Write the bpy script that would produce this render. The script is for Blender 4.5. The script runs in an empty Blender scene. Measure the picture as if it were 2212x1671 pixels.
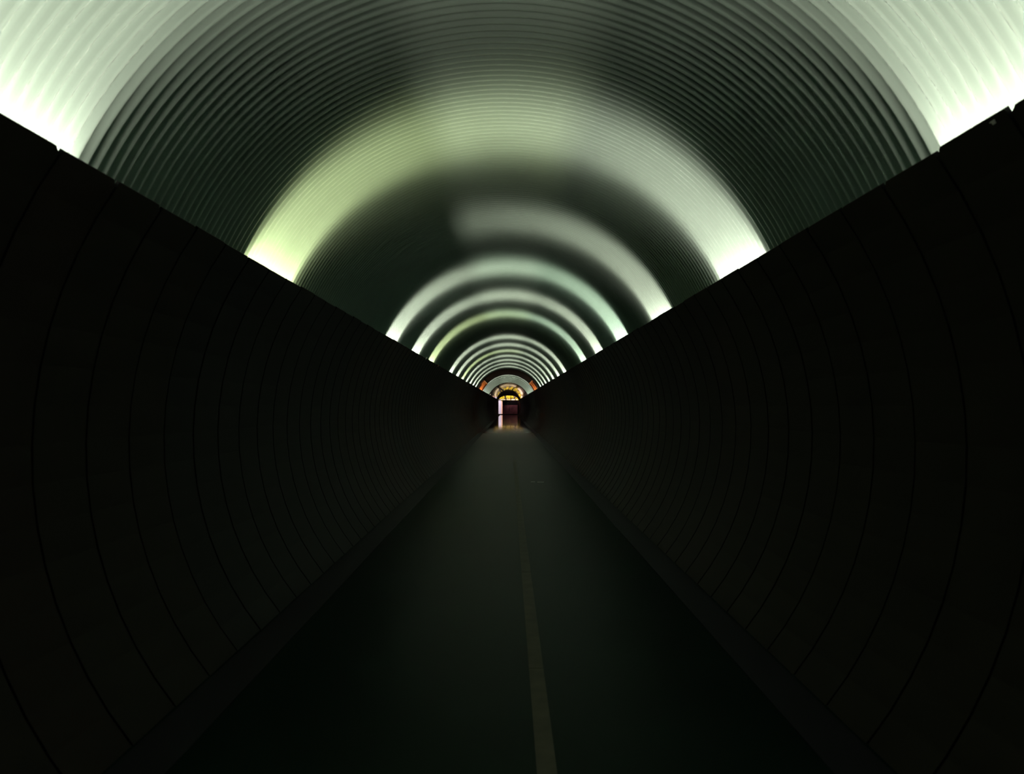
import bpy, bmesh, math, random
import numpy as np
from mathutils import Matrix, Vector

random.seed(7)
rng = np.random.default_rng(7)
PI = math.pi
scn = bpy.context.scene
COL = scn.collection

# ------------------------------------------------------------------ measures
F_PX = 1650.0                      # focal length for a 2212 px wide frame
CAM = Vector((0.035, 0.0, 1.43))
CEIL_C, CEIL_R = 1.60, 2.03        # ceiling arc: centre height, radius
WALL_C, WALL_R = 1.25, 1.99        # lower wall arc
LEDGE_Z = 2.385
Y0, Y_END = -3.0, 125.0
FLOOR_X = 1.54

# ------------------------------------------------------------------ materials
def mat(name, base=(0.5, 0.5, 0.5), rough=0.5, spec=0.5, metal=0.0, emit=None, estr=0.0):
    m = bpy.data.materials.new(name)
    m.use_nodes = True
    b = m.node_tree.nodes['Principled BSDF']
    b.inputs['Base Color'].default_value = (*base, 1)
    b.inputs['Roughness'].default_value = rough
    b.inputs['Specular IOR Level'].default_value = spec
    b.inputs['Metallic'].default_value = metal
    if emit:
        b.inputs['Emission Color'].default_value = (*emit, 1)
        b.inputs['Emission Strength'].default_value = estr
    return m

def noise_mix(m, c1, c2, scale, detail=4, lo=0.35, hi=0.65, stretch=(1, 1, 1), rough=None):
    nt = m.node_tree
    b = nt.nodes['Principled BSDF']
    tc = nt.nodes.new('ShaderNodeTexCoord')
    mp = nt.nodes.new('ShaderNodeMapping')
    mp.inputs['Scale'].default_value = stretch
    nz = nt.nodes.new('ShaderNodeTexNoise')
    nz.inputs['Scale'].default_value = scale
    nz.inputs['Detail'].default_value = detail
    rp = nt.nodes.new('ShaderNodeValToRGB')
    rp.color_ramp.elements[0].position = lo
    rp.color_ramp.elements[0].color = (*c1, 1)
    rp.color_ramp.elements[1].position = hi
    rp.color_ramp.elements[1].color = (*c2, 1)
    nt.links.new(tc.outputs['Object'], mp.inputs['Vector'])
    nt.links.new(mp.outputs['Vector'], nz.inputs['Vector'])
    nt.links.new(nz.outputs['Fac'], rp.inputs['Fac'])
    nt.links.new(rp.outputs['Color'], b.inputs['Base Color'])
    if rough:
        mr = nt.nodes.new('ShaderNodeMapRange')
        mr.inputs['From Min'].default_value = lo
        mr.inputs['From Max'].default_value = hi
        mr.inputs['To Min'].default_value = rough[0]
        mr.inputs['To Max'].default_value = rough[1]
        nt.links.new(nz.outputs['Fac'], mr.inputs['Value'])
        nt.links.new(mr.outputs['Result'], b.inputs['Roughness'])
    return m

def bump(m, scale, dist, detail=2, stretch=(1, 1, 1)):
    nt = m.node_tree
    b = nt.nodes['Principled BSDF']
    tc = nt.nodes.new('ShaderNodeTexCoord')
    mp = nt.nodes.new('ShaderNodeMapping')
    mp.inputs['Scale'].default_value = stretch
    nz = nt.nodes.new('ShaderNodeTexNoise')
    nz.inputs['Scale'].default_value = scale
    nz.inputs['Detail'].default_value = detail
    bp = nt.nodes.new('ShaderNodeBump')
    bp.inputs['Distance'].default_value = dist
    nt.links.new(tc.outputs['Object'], mp.inputs['Vector'])
    nt.links.new(mp.outputs['Vector'], nz.inputs['Vector'])
    nt.links.new(nz.outputs['Fac'], bp.inputs['Height'])
    nt.links.new(bp.outputs['Normal'], b.inputs['Normal'])
    return m

M_CEIL = mat('pale_green_corrugated_paint', (0.62, 0.80, 0.60), 0.6, 0.15)
noise_mix(M_CEIL, (0.116, 0.182, 0.142), (0.124, 0.195, 0.152), 2.2)
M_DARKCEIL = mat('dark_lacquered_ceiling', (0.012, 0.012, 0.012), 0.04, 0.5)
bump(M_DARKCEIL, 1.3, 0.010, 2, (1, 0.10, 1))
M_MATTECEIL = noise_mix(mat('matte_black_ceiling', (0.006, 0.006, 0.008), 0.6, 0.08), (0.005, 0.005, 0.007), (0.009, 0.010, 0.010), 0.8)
M_PANELS = [
    noise_mix(mat('brown_black_enamel', (0.02, 0.017, 0.01), 0.62, 0.12), (0.0098, 0.0068, 0.004), (0.0125, 0.0088, 0.0054), 3),
    noise_mix(mat('olive_black_enamel', (0.018, 0.018, 0.01), 0.62, 0.12), (0.0086, 0.0072, 0.004), (0.011, 0.0092, 0.005), 3),
    noise_mix(mat('green_black_enamel', (0.014, 0.018, 0.015), 0.62, 0.12), (0.0066, 0.007, 0.0057), (0.0088, 0.0092, 0.0075), 3)]
M_BLACK = mat('black_backing', (0.004, 0.004, 0.004), 0.8, 0.05)
M_FLOOR = mat('dark_polished_floor', (0.006, 0.01, 0.008), 0.32, 0.06)
noise_mix(M_FLOOR, (0.002, 0.008, 0.005), (0.004, 0.012, 0.008), 1.6, 6, 0.3, 0.7, (1, 0.8, 1))
def far_polish(m):
    # the stone is worn matt near the camera's end and still polished towards the glazed end
    nt = m.node_tree; b = nt.nodes['Principled BSDF']
    tc = nt.nodes.new('ShaderNodeTexCoord'); sp = nt.nodes.new('ShaderNodeSeparateXYZ')
    nt.links.new(tc.outputs['Object'], sp.inputs['Vector'])
    for sock, v0, v1 in (('Roughness', 0.42, 0.055), ('Specular IOR Level', 0.036, 0.30)):
        mr = nt.nodes.new('ShaderNodeMapRange'); mr.interpolation_type = 'SMOOTHSTEP'
        mr.inputs['From Min'].default_value = 26.0; mr.inputs['From Max'].default_value = 58.0
        mr.inputs['To Min'].default_value = v0; mr.inputs['To Max'].default_value = v1
        nt.links.new(sp.outputs['Y'], mr.inputs['Value'])
        nt.links.new(mr.outputs['Result'], b.inputs[sock])
far_polish(M_FLOOR)
M_FLOOR.node_tree.nodes['Principled BSDF'].inputs['Specular Tint'].default_value = (0.72, 1.0, 0.76, 1)
M_EDGEBAND = mat('black_gutter_stone', (0.006, 0.006, 0.009), 0.6, 0.2)
M_STRIP = noise_mix(mat('worn_olive_tape', (0.1, 0.1, 0.06), 0.6, 0.15), (0.045, 0.042, 0.028), (0.068, 0.064, 0.042), 6, 4)
M_METAL = mat('dull_steel', (0.45, 0.45, 0.42), 0.4, 0.5, 0.8)
M_CLIP = mat('pale_plastic_clip', (0.8, 0.8, 0.74), 0.5, 0.4)
M_CLIPRED = mat('reddish_clip', (0.6, 0.2, 0.15), 0.5, 0.4)
M_HOUSING = mat('white_lamp_housing', (0.7, 0.72, 0.7), 0.5, 0.3)
M_TUBE = mat('lit_tube', (0.9, 0.9, 0.9), 0.4, 0.3, 0, (1.0, 0.95, 0.9), 2.0)
M_TUBE.cycles.emission_sampling = 'NONE'
M_COPPER = noise_mix(mat('copper_cladding', (0.6, 0.22, 0.06), 0.38, 0.5, 0.3), (0.42, 0.13, 0.03), (0.75, 0.33, 0.10), 0.7, 3, 0.3, 0.7)
M_COPPERDK = mat('dark_copper_groove', (0.05, 0.012, 0.004), 0.5, 0.3)
M_TRIMEDGE = mat('pale_brass_edge', (0.75, 0.62, 0.45), 0.4, 0.4, 0.2)
M_ENDWALL = mat('maroon_brown_surround', (0.035, 0.016, 0.012), 0.45, 0.4)
M_FRAME = mat('dark_bronze_frame', (0.022, 0.012, 0.008), 0.35, 0.5)
M_LEAFDOOR = mat('dark_maroon_door_sheet', (0.085, 0.03, 0.035), 0.3, 0.5)
noise_mix(M_LEAFDOOR, (0.18, 0.085, 0.10), (0.34, 0.15, 0.16), 1.2, 3)  # mauve reflection of the tunnel put into the door's colour
M_DOORGLASS = mat('black_door_glass', (0.006, 0.004, 0.006), 0.12, 0.5)
M_TRUNK = mat('bark', (0.06, 0.04, 0.025), 0.9, 0.1)
M_LAV = noise_mix(mat('pale_lavender_render', (0.72, 0.64, 0.74), 0.8, 0.1), (0.165, 0.16, 0.29), (0.19, 0.18, 0.31), 1.0)
M_PINK = mat('salmon_pink_render', (0.22, 0.13, 0.13), 0.8, 0.1)
M_GROUND = noise_mix(mat('paving', (0.12, 0.11, 0.12), 0.8, 0.2), (0.09, 0.085, 0.09), (0.15, 0.14, 0.14), 2)
M_LEAF = mat('autumn_leaves', (0.85, 0.6, 0.04), 0.6, 0.15)
noise_mix(M_LEAF, (0.55, 0.45, 0.02), (0.95, 0.68, 0.07), 1.5, 3)
M_LITPANE = mat('lit_transom_pane', (0.9, 0.8, 0.7), 0.4, 0.3, 0, (1.0, 0.74, 0.42), 1.1)

def glass_mat():
    m = bpy.data.materials.new('clear_pane_glass')
    m.use_nodes = True
    nt = m.node_tree
    nt.nodes.remove(nt.nodes['Principled BSDF'])
    out = nt.nodes['Material Output']
    tr = nt.nodes.new('ShaderNodeBsdfTransparent')
    tr.inputs['Color'].default_value = (0.95, 0.95, 0.92, 1)
    gl = nt.nodes.new('ShaderNodeBsdfGlossy')
    gl.inputs['Roughness'].default_value = 0.05
    mx = nt.nodes.new('ShaderNodeMixShader')
    fr = nt.nodes.new('ShaderNodeFresnel')
    nt.links.new(fr.outputs['Fac'], mx.inputs['Fac'])
    nt.links.new(tr.outputs['BSDF'], mx.inputs[1])
    nt.links.new(gl.outputs['BSDF'], mx.inputs[2])
    nt.links.new(mx.outputs['Shader'], out.inputs['Surface'])
    return m
M_GLASS = glass_mat()

# ------------------------------------------------------------------ helpers
def link(name, me, mats, parent=None, loc=(0, 0, 0), smooth=False):
    o = bpy.data.objects.new(name, me)
    COL.objects.link(o)
    for m in (mats if isinstance(mats, (list, tuple)) else [mats]):
        me.materials.append(m)
    if smooth:
        me.polygons.foreach_set('use_smooth', np.ones(len(me.polygons), dtype=bool))
    o.location = loc
    if parent:
        o.parent = parent
    return o

class MB:
    """collects simple shapes into one mesh"""
    def __init__(self):
        self.v, self.f, self.m = [], [], []
    def quad(self, a, b, c, d, mi=0):
        n = len(self.v)
        self.v += [a, b, c, d]
        self.f.append((n, n + 1, n + 2, n + 3)); self.m.append(mi)
    def box(self, x0, x1, y0, y1, z0, z1, mi=0):
        n = len(self.v)
        self.v += [(x0, y0, z0), (x1, y0, z0), (x1, y1, z0), (x0, y1, z0),
                   (x0, y0, z1), (x1, y0, z1), (x1, y1, z1), (x0, y1, z1)]
        for q in ((0, 3, 2, 1), (4, 5, 6, 7), (0, 1, 5, 4), (1, 2, 6, 5), (2, 3, 7, 6), (3, 0, 4, 7)):
            self.f.append(tuple(n + i for i in q)); self.m.append(mi)
    def tube(self, p, q, r0, r1=None, seg=10, mi=0):
        r1 = r0 if r1 is None else r1
        p, q = Vector(p), Vector(q)
        d = (q - p).normalized()
        u = d.orthogonal().normalized(); w = d.cross(u)
        n = len(self.v)
        for c, r in ((p, r0), (q, r1)):
            for i in range(seg):
                a = 2 * PI * i / seg
                self.v.append(tuple(c + (u * math.cos(a) + w * math.sin(a)) * r))
        for i in range(seg):
            j = (i + 1) % seg
            self.f.append((n + i, n + j, n + seg + j, n + seg + i)); self.m.append(mi)
        self.f.append(tuple(n + i for i in reversed(range(seg)))); self.m.append(mi)
        self.f.append(tuple(n + seg + i for i in range(seg))); self.m.append(mi)
    def strip(self, rows, mi=0, closed=False):
        """rows: list of equal-length point lists, skinned"""
        n = len(self.v); k = len(rows[0])
        for r in rows:
            self.v += [tuple(p) for p in r]
        for i in range(len(rows) - 1):
            for j in range(k if closed else k - 1):
                j2 = (j + 1) % k
                self.f.append((n + i * k + j, n + i * k + j2, n + (i + 1) * k + j2, n + (i + 1) * k + j)); self.m.append(mi)
    def poly(self, pts, mi=0):
        n = len(self.v); self.v += [tuple(p) for p in pts]
        self.f.append(tuple(range(n, n + len(pts)))); self.m.append(mi)
    def build(self, name, mats, parent=None, loc=(0, 0, 0), smooth=False):
        me = bpy.data.meshes.new(name)
        me.from_pydata(self.v, [], self.f)
        o = link(name, me, mats, parent, loc, smooth)
        me.polygons.foreach_set('material_index', self.m)
        me.update()
        return o

def thing(name, label, cat, loc=(0, 0, 0), group=None):
    o = bpy.data.objects.new(name, None)
    COL.objects.link(o)
    o.location = loc
    o.empty_display_size = 0.1
    return tag(o, label, cat, group)

def tag(o, label, cat, group=None):
    o['label'] = label; o['category'] = cat
    if group:
        o['group'] = group
    return o

def struct(o):
    o['kind'] = 'structure'
    return o

# ------------------------------------------------------------------ ceiling
def build_ceiling():
    PITCH, AMP = 0.076, 0.015
    def wave(t): return AMP * (2 * ((1 + math.sin(t)) / 2) ** 1.7 - 0.8)
    ys, ri = [], []
    y = Y0
    while y < 45.0:
        n = 10 if y < 10 else (8 if y < 16 else 6)
        for i in range(n):
            ys.append(y + PITCH * i / n); ri.append(wave(2 * PI * i / n))
        y += PITCH
    ys.append(45.0); ri.append(0.0)
    for t in np.arange(45.6, 54.0, 0.6):
        ys.append(float(t)); ri.append(0.0)
    y = 54.0
    ys.append(y); ri.append(0.0)
    y += 0.001
    while y < 72.0:
        for i in range(6):
            ys.append(y + PITCH * i / 6); ri.append(wave(2 * PI * i / 6))
        y += PITCH
    ys.append(y); ri.append(0.0)
    ylast = y
    for t in np.arange(ylast + 0.7, Y_END, 0.7):
        ys.append(float(t)); ri.append(0.0)
    ys.append(Y_END); ri.append(0.0)
    NS = 72
    th = np.linspace(0, PI, NS + 1)
    ys = np.array(ys); ri = np.array(ri)
    R = (CEIL_R - ri)[:, None]
    X = R * np.cos(th)[None, :]
    Z = CEIL_C + R * np.sin(th)[None, :]
    # straight skirts down behind the lower walls
    sx = np.full((len(ys), 1), 2.12)
    ones = np.ones((len(ys), 1))
    X = np.hstack([sx, sx, X, -sx, -sx])
    Z = np.hstack([ones * -0.1, ones * 1.3, Z, ones * 1.3, ones * -0.1])
    K = X.shape[1]
    Yg = np.repeat(ys[:, None], K, axis=1)
    co = np.stack([X, Yg, Z], axis=-1).reshape(-1, 3)
    nr = len(ys)
    i = np.arange(nr - 1)[:, None] * K; j = np.arange(K - 1)[None, :]
    a = (i + j).ravel()
    faces = np.stack([a, a + 1, a + K + 1, a + K], axis=1)
    me = bpy.data.meshes.new('ceiling')
    me.vertices.add(len(co)); me.vertices.foreach_set('co', co.ravel())
    nf = len(faces)
    me.loops.add(nf * 4); me.loops.foreach_set('vertex_index', faces.ravel().astype(np.int32))
    me.polygons.add(nf)
    me.polygons.foreach_set('loop_start', (np.arange(nf) * 4).astype(np.int32))
    mid = np.repeat((ys[:-1] + ys[1:]) / 2, K - 1)
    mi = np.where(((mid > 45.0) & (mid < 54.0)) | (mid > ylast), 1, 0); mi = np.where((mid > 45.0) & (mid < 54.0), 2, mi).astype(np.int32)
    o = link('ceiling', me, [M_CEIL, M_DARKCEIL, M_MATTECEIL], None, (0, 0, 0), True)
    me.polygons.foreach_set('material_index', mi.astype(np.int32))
    me.update(); me.validate()
    return struct(o)
build_ceiling()

# ------------------------------------------------------------------ lower walls: curved enamel panels with open joints
EL_TOP = math.asin((LEDGE_Z - WALL_C) / WALL_R)
EL_BOT = math.asin((0.0 - WALL_C) / WALL_R)
PANEL = 0.415
def wall(side):
    s = -1 if side == 'left' else 1
    mb = MB()
    r = random.Random(3 if s < 0 else 5)
    n = int((Y_END - Y0) / PANEL)
    first = 3.26 - PANEL * int((3.26 - Y0) / PANEL)
    NA = 16
    tone = 0
    for k in range(n + 1):
        y0 = first + (k - 1) * PANEL + 0.0045
        y1 = y0 + PANEL - 0.009
        if y1 > Y_END: break
        if k % 5 == 0 or r.random() < 0.25:
            tone = r.choice([0, 0, 1, 1, 2])
        top = EL_TOP + r.uniform(-0.0022, 0.0022)
        dip = r.uniform(0.006, 0.013)
        ra, rb = WALL_R + r.uniform(-0.001, 0.001), WALL_R + 0.003
        cols = [(y0, top, ra), (y1 - 0.035, top, rb - 0.0005), (y1, top - dip, rb)]
        inner, outer = [], []
        for (yy, tp, rr) in cols:
            inner.append([(s * rr * math.cos(e), yy, WALL_C + rr * math.sin(e)) for e in np.linspace(EL_BOT, tp, NA)])
            outer.append([(s * (rr + 0.018) * math.cos(e), yy, WALL_C + (rr + 0.018) * math.sin(e)) for e in np.linspace(EL_BOT, tp, NA)])
        mb.strip(inner, tone); mb.strip(outer, 3)
        mb.strip([inner[0], outer[0]], 3); mb.strip([inner[2], outer[2]], 3)
        mb.strip([[c[-1] for c in inner], [c[-1] for c in outer]], tone)
    # continuous black backing sheet behind the joints and the lamp shelf
    rb = WALL_R + 0.024
    for rr in (rb, rb + 0.004):
        mb.strip([[(s * rr * math.cos(e), yy, WALL_C + rr * math.sin(e)) for e in np.linspace(EL_BOT, EL_TOP - 0.012, NA)] for yy in (Y0, Y_END)], 3)
    mb.strip([[(s * r_ * math.cos(EL_TOP - 0.012), yy, WALL_C + r_ * math.sin(EL_TOP - 0.012)) for r_ in (rb, rb + 0.004)] for yy in (Y0, Y_END)], 3)
    xa = math.sqrt((rb + 0.004) ** 2 - (2.10 - WALL_C) ** 2)
    mb.box(min(s * xa, s * 2.0), max(s * xa, s * 2.0), Y0, Y_END, 2.085, 2.10, 3)
    return struct(mb.build('wall_' + side, M_PANELS + [M_BLACK], None, (0, 0, 0), False))
wall('left'); wall('right')

# ------------------------------------------------------------------ floor, black edge bands, centre strip
mb = MB(); mb.box(-2.12, 2.12, Y0, Y_END, -0.12, 0.0)
struct(mb.build('floor', M_FLOOR))
for k, s in enumerate((-1, 1)):  # flat black band along each floor edge
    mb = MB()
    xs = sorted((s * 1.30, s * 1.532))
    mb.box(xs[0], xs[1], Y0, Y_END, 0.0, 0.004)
    struct(mb.build('trim_%d' % (k + 1), M_EDGEBAND))
mb = MB()
y = Y0
while y < 20.0:
    y2 = min(y + 2.4, 20.0)
    mb.box(0.145, 0.224, y, y2 - 0.006, 0.0, 0.0025)
    y = y2
struct(mb.build('trim_3', M_STRIP))
mb = MB(); mb.box(0.45, 0.53, 14.35, 14.41, 0.0, 0.004); mb.box(0.57, 0.69, 14.30, 14.36, 0.0, 0.004)
tag(mb.build('joint_plate', M_METAL), 'thin pale metal joint plate set in the dark floor right of the centre strip', 'floor plate')
# unseen cap added behind the camera to keep outside light out
mb = MB(); mb.box(-2.12, 2.12, Y0 - 0.1, Y0, -0.1, 3.75)
struct(mb.build('wall_back', M_BLACK))

# ------------------------------------------------------------------ fluorescent lamps hidden behind both ledges
def ies_text(SIG, LOBE, LSIG, PW):
    """photometric file of the batten lamp: reflector confines the beam along the tunnel"""
    vs = [0, 5, 10, 15, 20, 25, 30, 35, 40, 45, 50, 55, 60, 65, 70, 75, 80, 85, 90]
    hs = [0, 10, 20, 30, 40, 50, 60, 70, 80, 90]
    rows = []
    for h in hs:
        row = []
        for v in vs:
            a, b = math.radians(v), math.radians(h)
            dl = math.sin(a) * math.sin(b); dt = math.sin(a) * math.cos(b); dz = math.cos(a)
            ct = dz / math.sqrt(dz * dz + dt * dt + 1e-9)
            val = ((1 - LOBE) * math.exp(-(dl / SIG) ** 2) + LOBE * math.exp(-(dl / LSIG) ** 2) + 0.002) * ct ** PW
            row.append('%.3f' % (1000 * max(val, 0)))
        rows.append(' '.join(row))
    t = 'IESNA:LM-63-1995\nTILT=NONE\n'
    t += '1 1000 1 %d %d 1 2 0 0 0\n1 1 20\n' % (len(vs), len(hs))
    t += ' '.join(str(v) for v in vs) + '\n' + ' '.join(str(h) for h in hs) + '\n' + '\n'.join(rows) + '\n'
    tb = bpy.data.texts.new('batten_photometry')
    tb.write(t)
    return tb
IES = ies_text(0.225, 0.085, 0.65, 1.2)
IES_WIDE = ies_text(0.30, 0.5, 0.8, 0.8)

def lamp_light(name, colour, power, ies_file):
    L = bpy.data.lights.new(name, 'AREA')
    L.shape = 'RECTANGLE'
    L.size = 1.14; L.size_y = 0.03
    L.color = colour
    L.energy = power
    L.use_nodes = True
    nt = L.node_tree
    em = [n for n in nt.nodes if n.type == 'EMISSION'][0]
    ies = nt.nodes.new('ShaderNodeTexIES')
    ies.mode = 'INTERNAL'; ies.ies = ies_file
    ies.inputs['Strength'].default_value = 1.0
    nt.links.new(ies.outputs['Fac'], em.inputs['Strength'])
    return L

WHITE = (1.0, 0.765, 0.69)
YELLOW = (1.0, 0.82, 0.46)
GREENISH = (0.92, 0.84, 0.72)
POWER = 5.7
ORD = ['first', 'second', 'third', 'fourth', 'fifth', 'sixth', 'seventh', 'eighth', 'ninth', 'tenth', 'eleventh', 'twelfth',
       'thirteenth', 'fourteenth', 'fifteenth', 'sixteenth', 'seventeenth', 'eighteenth', 'nineteenth', 'twentieth',
       'twenty-first', 'twenty-second', 'twenty-third', 'twenty-fourth', 'twenty-fifth', 'twenty-sixth', 'twenty-seventh']
def ordinal(i):
    n = i + 1
    if n <= 20: return ORD[i]
    tens = {2: 'twenty', 3: 'thirty'}[n // 10]
    return {20: 'twentieth', 30: 'thirtieth'}.get(n) or tens + '-' + ORD[n % 10 - 1]
AIM = math.radians(78)
PINK = (1.0, 0.66, 0.86); WASH = 0.17
def place_light(lo, root, s, aim, loc):
    d = Vector((-s * math.cos(aim), 0, math.sin(aim)))
    zax = -d; xax = Vector((0, 1, 0)); yax = zax.cross(xax)
    lo.parent = root
    lo.matrix_local = Matrix.Translation(loc) @ Matrix((xax, yax, zax)).transposed().to_4x4()
def lamp(side, y, label, colour, power, ies_file=None):
    ies_file = ies_file or IES
    s = -1 if side == 'left' else 1
    root = thing('fluorescent_lamp', label, 'lamp', (s * 1.872, y, 2.105), 'lamps hidden behind the %s ledge' % side)
    mb = MB(); mb.box(-0.035, 0.035, -0.6, 0.6, 0.0, 0.10)
    mb.build('housing', M_HOUSING, root)
    mb = MB(); mb.tube((-s * 0.018, -0.57, 0.135), (-s * 0.018, 0.57, 0.135), 0.012)
    mb.build('tube', M_TUBE, root, smooth=False)
    mb = MB(); mb.tube((s * 0.012, -0.57, 0.130), (s * 0.012, 0.57, 0.130), 0.010)  # second tube, made up to go with the added pink light
    mb.build('tube', M_TUBE, root, smooth=False)
    for e in (-0.585, 0.585):
        mb = MB(); mb.box(-0.02, 0.02, e - 0.012, e + 0.012, 0.10, 0.155)
        mb.build('end_cap', M_HOUSING, root)
    lo = bpy.data.objects.new('lamp_light', lamp_light('lamp_light', colour, power, ies_file))
    COL.objects.link(lo)
    place_light(lo, root, s, AIM, (-s * 0.013, 0, 0.18))
    if y > 60: return root
    # added pink light pales the ceiling by the ledge; its tube is made up
    lo = bpy.data.objects.new('wash_light', lamp_light('wash_light', PINK, power * WASH, ies_file))
    COL.objects.link(lo)
    place_light(lo, root, s, math.radians(100), (s * 0.004, 0, 0.175))
    return root

for side in ('left', 'right'):
    lamp(side, 1.24, 'fluorescent lamp behind the %s ledge nearest the camera, before the first bright band' % side, WHITE, POWER * 0.72, IES_WIDE)  # unseen pair added so slanting light brings out the near ridges
k = 0
idx = {'left': 0, 'right': 0}
y = 5.92 - 3.05
while y < 120:
    for side in ('left', 'right'):
        if k == 6 or 45.0 < y < 54.0: continue
        if k == 2 and side == 'left': continue
        colour, power = WHITE, POWER
        if side == 'left' and k in (1, 5, 9): colour = YELLOW
        if k == 0: power *= 0.8
        if k == 5: power *= 0.9
        if side == 'right' and k in (3, 5): colour = GREENISH
        if k == 2: power *= 0.78
        lab = 'lit fluorescent lamp behind the %s ledge, making the %s bright band counted from the camera' % (side, ordinal(idx[side]))
        idx[side] += 1
        lamp(side, y - (0.22 if k == 0 else 0.0) - (0.12 if side == 'right' else 0.0), lab, colour, power)
    k += 1
    y += 3.05

# ------------------------------------------------------------------ small clips on the ledge
def clip(name, s, y, z, w, h, m, label):
    e = math.asin((z - WALL_C) / WALL_R)
    x = s * (WALL_R - 0.006) * math.cos(e)
    mb = MB()
    mb.box(-0.006, 0.006, -w / 2, w / 2, -h / 2, h / 2)
    mb.box(-0.010, 0.010, -w * 0.7, w * 0.7, h * 0.3, h * 0.6)
    o = mb.build(name, m, None, (x, y, z))
    o.rotation_euler = (0, -s * e if s > 0 else e, 0)
    return tag(o, label, 'clip', 'clips on the ledge tops')
clip('ledge_clip', 1, 2.50, 2.368, 0.008, 0.012, M_CLIP, 'tiny pale clip on the right ledge, nearest the camera')
clip('ledge_clip', 1, 26.3, 2.383, 0.35, 0.07, M_CLIP, 'pale yellowish clip on the right ledge between two bright lamp ends of the far cluster')
clip('ledge_clip', -1, 15.4, 2.385, 0.04, 0.04, M_CLIP, 'tiny white clip on the left ledge between two bright lamp bands')
clip('ledge_clip', -1, 18.1, 2.375, 0.05, 0.04, M_CLIPRED, 'tiny reddish clip on the left ledge just past the yellowish band')
clip('ledge_clip', 1, 42.5, 2.40, 0.4, 0.10, M_CLIP, 'small grey clip on the right ledge below the copper cladding')
clip('ledge_clip', -1, 67.5, 2.40, 0.6, 0.13, M_CLIP, 'small pale clip on the left ledge beside the glazed end')
clip('ledge_clip', 1, 65.5, 2.40, 0.6, 0.18, M_CLIP, 'small pale clip on the right ledge beside the glazed end')

# ------------------------------------------------------------------ copper clad coves in the dark stretch
def copper(side):
    s = -1 if side == 'left' else 1
    lab = ('copper cladding lit orange above the left ledge in the black ceiling stretch' if s < 0 else
           'ribbed copper cladding lit orange above the right ledge in the black ceiling stretch')
    root = thing('copper_cladding', lab, 'cladding', (s * 1.75, 45.6, 2.42), 'copper claddings')
    ox, oy, oz = root.location
    R = CEIL_R - 0.035
    e0 = math.asin((2.35 - CEIL_C) / R); e1 = math.asin((2.95 - CEIL_C) / R)
    def arc(rr, yy, a=e0, b=e1, n=9):
        return [(s * rr * math.cos(e) - ox, yy - oy, CEIL_C + rr * math.sin(e) - oz) for e in np.linspace(a, b, n)]
    y0, y1 = 45.6, 53.6
    mb = MB()
    mb.strip([arc(R, y0), arc(R, y1)]); mb.strip([arc(R + 0.02, y0), arc(R + 0.02, y1)])
    mb.strip([arc(R, y0), arc(R + 0.02, y0)]); mb.strip([arc(R, y1), arc(R + 0.02, y1)])
    mb.build('sheet', M_COPPER, root, smooth=True)
    # edge trims
    mb = MB()
    t = 0.012
    for (ya, yb) in ((y0 - 0.25, y0), (y1, y1 + 0.3)):
        mb.strip([arc(R - t, ya), arc(R - t, yb)]); mb.strip([arc(R + 0.02, ya), arc(R + 0.02, yb)])
        mb.strip([arc(R - t, ya), arc(R + 0.02, ya)]); mb.strip([arc(R - t, yb), arc(R + 0.02, yb)])
    mb.strip([arc(R - t, y0 - 0.25, e1, e1 + 0.02, 2), arc(R - t, y1 + 0.3, e1, e1 + 0.02, 2)])
    mb.build('edge_trim', M_TRIMEDGE, root)
    # dark grooves / covers between copper sheets
    spans = [(45.6, 47.6), (51.6, 53.0)] if s < 0 else [(45.9, 47.6), (49.2, 49.7), (51.9, 53.4)]
    for (ya, yb) in spans:
        mb = MB()
        a = e0
        b = e1 - 0.03 if not (s < 0 and ya < 46) else e0 + (e1 - e0) * 0.6
        mb.strip([arc(R - 0.006, ya, a, b), arc(R - 0.006, yb, a, b)])
        mb.strip([arc(R - 0.006, ya, a, b), arc(R + 0.01, ya, a, b)])
        mb.strip([arc(R - 0.006, yb, a, b), arc(R + 0.01, yb, a, b)])
        mb.build('dark_infill', M_COPPERDK, root)
    # warm lamp on the shelf
    L = bpy.data.lights.new('warm_cove_light', 'AREA')
    L.shape = 'RECTANGLE'; L.size = 6.5; L.size_y = 0.05
    L.color = (1.0, 0.62, 0.33); L.energy = 65; L.spread = math.radians(110)
    lo = bpy.data.objects.new('warm_cove_light', L)
    COL.objects.link(lo); lo.parent = root
    d = Vector((-s * math.cos(math.radians(96)), 0, math.sin(math.radians(96))))
    zax = -d; xax = Vector((0, 1, 0)); yax = zax.cross(xax)
    lo.matrix_local = Matrix.Translation((s * 1.80 - ox, 49.8 - oy, 2.22 - oz)) @ Matrix((xax, yax, zax)).transposed().to_4x4()
copper('left'); copper('right')

# ------------------------------------------------------------------ glazed end of the tunnel
def opening(t, inset=0.0):
    """outline of the end opening, t in 0..1 from bottom left over the top to bottom right"""
    hw, zs, zt = 1.74 - inset, 2.25, 3.22 - inset
    L1 = zs; La = 3.6
    tot = 2 * L1 + La
    d = t * tot
    if d < L1: return (-hw, d)
    if d > L1 + La: return (hw, tot - d)
    a = PI - (d - L1) / La * PI
    return (hw * math.copysign(abs(math.cos(a)) ** 1.0, math.cos(a)), zs + (zt - zs) * abs(math.sin(a)) ** 0.9)
def outer(t):
    x, z = opening(t)
    dx, dz = x, z - 1.5
    if z < 0.02: return (math.copysign(2.1, x), 0.0)
    r = math.hypot(dx, dz); q = 2.35 / r
    return (max(-2.15, min(2.15, dx * q)), max(0.0, min(3.75, 1.5 + dz * q)))
NT = 60
ts = [i / NT for i in range(NT + 1)]
mb = MB()
ya, yb = Y_END - 0.05, Y_END + 0.1
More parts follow.
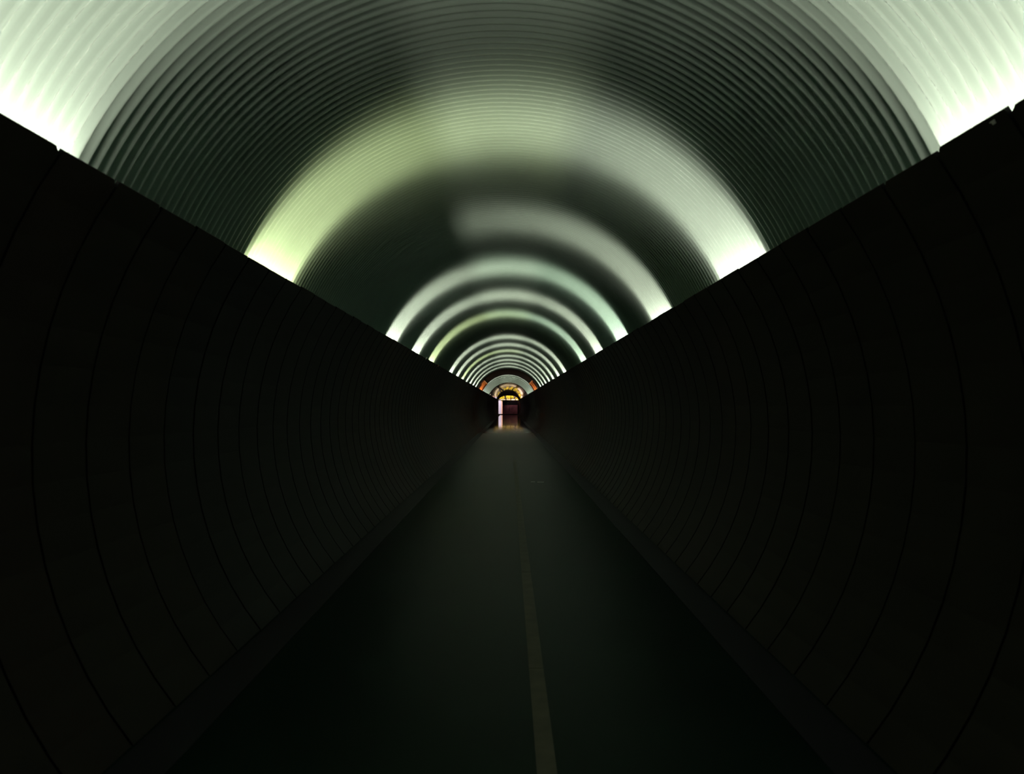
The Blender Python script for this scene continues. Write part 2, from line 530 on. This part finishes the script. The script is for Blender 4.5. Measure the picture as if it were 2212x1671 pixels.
mb.strip([[(opening(t)[0], ya, opening(t)[1]) for t in ts], [(outer(t)[0], ya, outer(t)[1]) for t in ts]])
mb.strip([[(opening(t)[0], yb, opening(t)[1]) for t in ts], [(outer(t)[0], yb, outer(t)[1]) for t in ts]])
mb.strip([[(opening(t)[0], ya, opening(t)[1]) for t in ts], [(opening(t)[0], yb, opening(t)[1]) for t in ts]])
struct(mb.build('wall_end', M_ENDWALL))

def top_at(x, inset=0.09):
    best = 2.3
    for i in range(201):
        px, pz = opening(i / 200, inset)
        if abs(px - x) < 0.03: best = max(best, pz)
    return best
YD = Y_END
mb = MB()
# arched frame
prof = [opening(t) for t in ts]; prof2 = [opening(t, 0.10) for t in ts]
for yy in (YD - 0.03, YD + 0.05):
    mb.strip([[(p[0], yy, p[1]) for p in prof], [(p[0], yy, p[1]) for p in prof2]])
mb.strip([[(p[0], YD - 0.03, p[1]) for p in prof2], [(p[0], YD + 0.05, p[1]) for p in prof2]])
mb.box(-1.70, 1.70, YD - 0.03, YD + 0.05, 2.27, 2.35)          # transom bar
mb.box(-1.70, 1.70, YD - 0.03, YD + 0.05, 2.52, 2.56)
mb.box(-1.70, 1.70, YD - 0.04, YD + 0.06, 0.0, 0.10)           # threshold
mb.box(-1.0, -0.97, YD - 0.03, YD + 0.05, 0.10, 2.28)
mb.box(1.46, 1.54, YD - 0.03, YD + 0.05, 0.10, 2.28)
door = struct(mb.build('door_1', M_FRAME))
# fanlight mullions
for (xb, xt) in ((-0.42, -0.62), (0.36, 0.36), (1.12, 0.92)):
    mb = MB()
    zt = top_at(xt)
    w = 0.05
    mb.strip([[(xb - w, yy, 2.34), (xt - w, yy, zt + 0.05)] for yy in (YD - 0.03, YD + 0.05)])
    mb.strip([[(xb + w, yy, 2.34), (xt + w, yy, zt + 0.05)] for yy in (YD - 0.03, YD + 0.05)])
    for yy in (YD - 0.03, YD + 0.05):
        mb.poly([(xb - w, yy, 2.34), (xb + w, yy, 2.34), (xt + w, yy, zt + 0.05), (xt - w, yy, zt + 0.05)])
    mb.build('mullion', M_FRAME, door)
# fanlight glass
mb = MB()
pts = [(p[0], p[1]) for p in prof2 if p[1] > 2.55]
mb.poly([(p[0], YD + 0.01, p[1]) for p in pts])
mb.poly([(p[0], YD + 0.018, p[1]) for p in pts])
mb.build('fanlight_pane', M_GLASS, door)
# lit transom panes
for (x0, x1) in ((-1.32, -0.49), (-0.35, 0.29), (0.43, 1.03), (1.20, 1.50)):
    mb = MB(); mb.box(x0, x1, YD, YD + 0.02, 2.36, 2.52)
    mb.build('transom_pane', M_LITPANE, door)
# left leaf: clear glass
mb = MB(); mb.box(-1.67, -1.0, YD, YD + 0.012, 0.10, 2.27)
lf = mb.build('side_pane', M_GLASS, door)
# right leaf: black glass above a sheet painted with a mauve reflection
mb = MB(); mb.box(-0.97, 1.46, YD - 0.01, YD + 0.03, 0.10, 1.55)
leaf = mb.build('door_leaf', M_LEAFDOOR, door)
mb = MB(); mb.box(-0.97, 1.46, YD - 0.01, YD + 0.03, 1.55, 2.27)
mb.build('door_glass', M_DOORGLASS, door)
mb = MB(); mb.box(1.54, 1.68, YD, YD + 0.012, 0.10, 2.27)
mb.build('door_glass', M_DOORGLASS, door)
mb = MB(); mb.tube((0.20, YD - 0.06, 0.9), (0.20, YD - 0.06, 1.35), 0.018)
mb.box(0.185, 0.215, YD - 0.06, YD, 0.92, 0.95); mb.box(0.185, 0.215, YD - 0.06, YD, 1.30, 1.33)
mb.build('door_handle', M_METAL, door)

# lamp added above the door to brighten its sheet
dl = thing('downlight', 'small round downlight on the wall above the glazed door at the far end', 'lamp', (0.9, Y_END - 0.05, 3.34))
mb = MB(); mb.tube((0, -0.16, -0.05), (0, -0.16, 0.07), 0.07); mb.box(-0.025, 0.025, -0.16, 0.0, 0.0, 0.04)
mb.build('housing', M_FRAME, dl)
L = bpy.data.lights.new('door_downlight', 'SPOT')
L.energy = 150; L.color = (1.0, 0.62, 0.66); L.spot_size = math.radians(95); L.spot_blend = 0.8; L.shadow_soft_size = 0.05
lo = bpy.data.objects.new('door_downlight', L); COL.objects.link(lo); lo.parent = dl
lo.location = (0, -0.40, -0.09)
lo.rotation_euler = Vector((0.0, 0.35, -1)).to_track_quat('-Z', 'Y').to_euler()

# ------------------------------------------------------------------ outside the glazed end
mb = MB(); mb.box(-12, 12, Y_END, 160, -0.2, -0.01)
struct(mb.build('ground', M_GROUND))
root = thing('building', 'pale lavender building seen through the left pane of the glazed end', 'building', (-4.0, 133.0, 0.0))
mb = MB(); mb.box(-3.0, 2.75, 0, 4, 0, 2.5)
mb.build('facade', M_LAV, root)
mb = MB(); mb.box(2.75, 3.25, -0.05, 4, 0, 2.2)
mb.build('corner_pier', M_PINK, root)
mb = MB(); mb.box(-3.1, 2.8, -0.1, 4.1, 2.5, 2.6)
mb.build('coping', M_ENDWALL, root)

tree = thing('tree', 'yellow autumn tree glowing behind the arched fanlight at the far end', 'tree', (0.3, 139.0, -0.01))
mb = MB()
mb.tube((0, 0, 0), (0.05, 0, 1.6), 0.16, 0.12)
for (dx, dy, dz) in ((-1.8, 0.2, 3.8), (-0.7, -0.4, 4.4), (0.6, 0.3, 4.6), (1.9, -0.2, 3.9), (0.1, -0.8, 4.0)):
    mb.tube((0.05, 0, 1.5), (dx, dy, dz), 0.07, 0.02, 8)
mb.build('trunk', M_TRUNK, tree)
mb = MB()
rl = random.Random(11)
for i in range(5200):
    cl = rl.randrange(26)
    rc = random.Random(cl * 17 + 1)
    cx, cy, cz = rc.uniform(-3.2, 3.2), rc.uniform(-1.2, 1.2), rc.uniform(1.7, 5.2)
    p = Vector((cx + rl.gauss(0, 0.36), cy + rl.gauss(0, 0.3), cz + rl.gauss(0, 0.30)))
    a = Vector((rl.gauss(0, 1), rl.gauss(0, 1) * 0.5, rl.gauss(0, 1))).normalized()
    b = a.cross(Vector((rl.gauss(0, .4), -1, rl.gauss(0, .4)))).normalized()
    l, w = rl.uniform(0.07, 0.12), rl.uniform(0.04, 0.07)
    mb.poly([p - a * l, p + b * w, p + a * l, p - b * w])
mb.build('foliage', M_LEAF, tree)

# ------------------------------------------------------------------ added light outside, dusk sky
S = bpy.data.lights.new('street_floodlight', 'AREA')  # unseen area light, added to light the tree and building
S.shape = 'RECTANGLE'; S.size = 1.6; S.size_y = 0.6
S.energy = 4500.0; S.color = (1.0, 0.84, 0.60)
so = bpy.data.objects.new('street_floodlight', S); COL.objects.link(so)
so.location = (-0.5, 126.6, 6.2)
so.rotation_euler = Vector((0.05, 0.94, -0.30)).to_track_quat('-Z', 'Y').to_euler()
w = bpy.data.worlds.new('dusk_sky'); scn.world = w
w.cycles.sampling_method = 'NONE'
w.use_nodes = True
bg = w.node_tree.nodes['Background']
bg.inputs['Color'].default_value = (0.30, 0.24, 0.34, 1); bg.inputs['Strength'].default_value = 0.25

# ------------------------------------------------------------------ camera
cd = bpy.data.cameras.new('camera')
cam = bpy.data.objects.new('camera', cd); COL.objects.link(cam)
cd.sensor_width = 36.0; cd.sensor_fit = 'HORIZONTAL'
cd.lens = F_PX / 2212 * 36.0
cam.location = CAM
VPX, VPY = 1099.0, 876.0
yaw = math.atan((1106 - VPX) / F_PX)       # vanishing point sits left of and below the frame centre
pitch = math.atan((VPY - 835.5) / F_PX)
cam.rotation_euler = (PI / 2 + pitch, 0, -yaw)
cd.clip_start = 0.05; cd.clip_end = 400
cd.dof.use_dof = True; cd.dof.focus_distance = 38.0; cd.dof.aperture_fstop = 4.0
scn.camera = cam

scn.cycles.max_bounces = 5
scn.cycles.diffuse_bounces = 3
scn.cycles.glossy_bounces = 3
scn.cycles.sample_clamp_indirect = 4.0
scn.view_settings.view_transform = 'Standard'
scn.view_settings.look = 'None'
scn.view_settings.gamma = 1.0
scn.view_settings.use_curve_mapping = False
scn.view_settings.exposure = 0.0
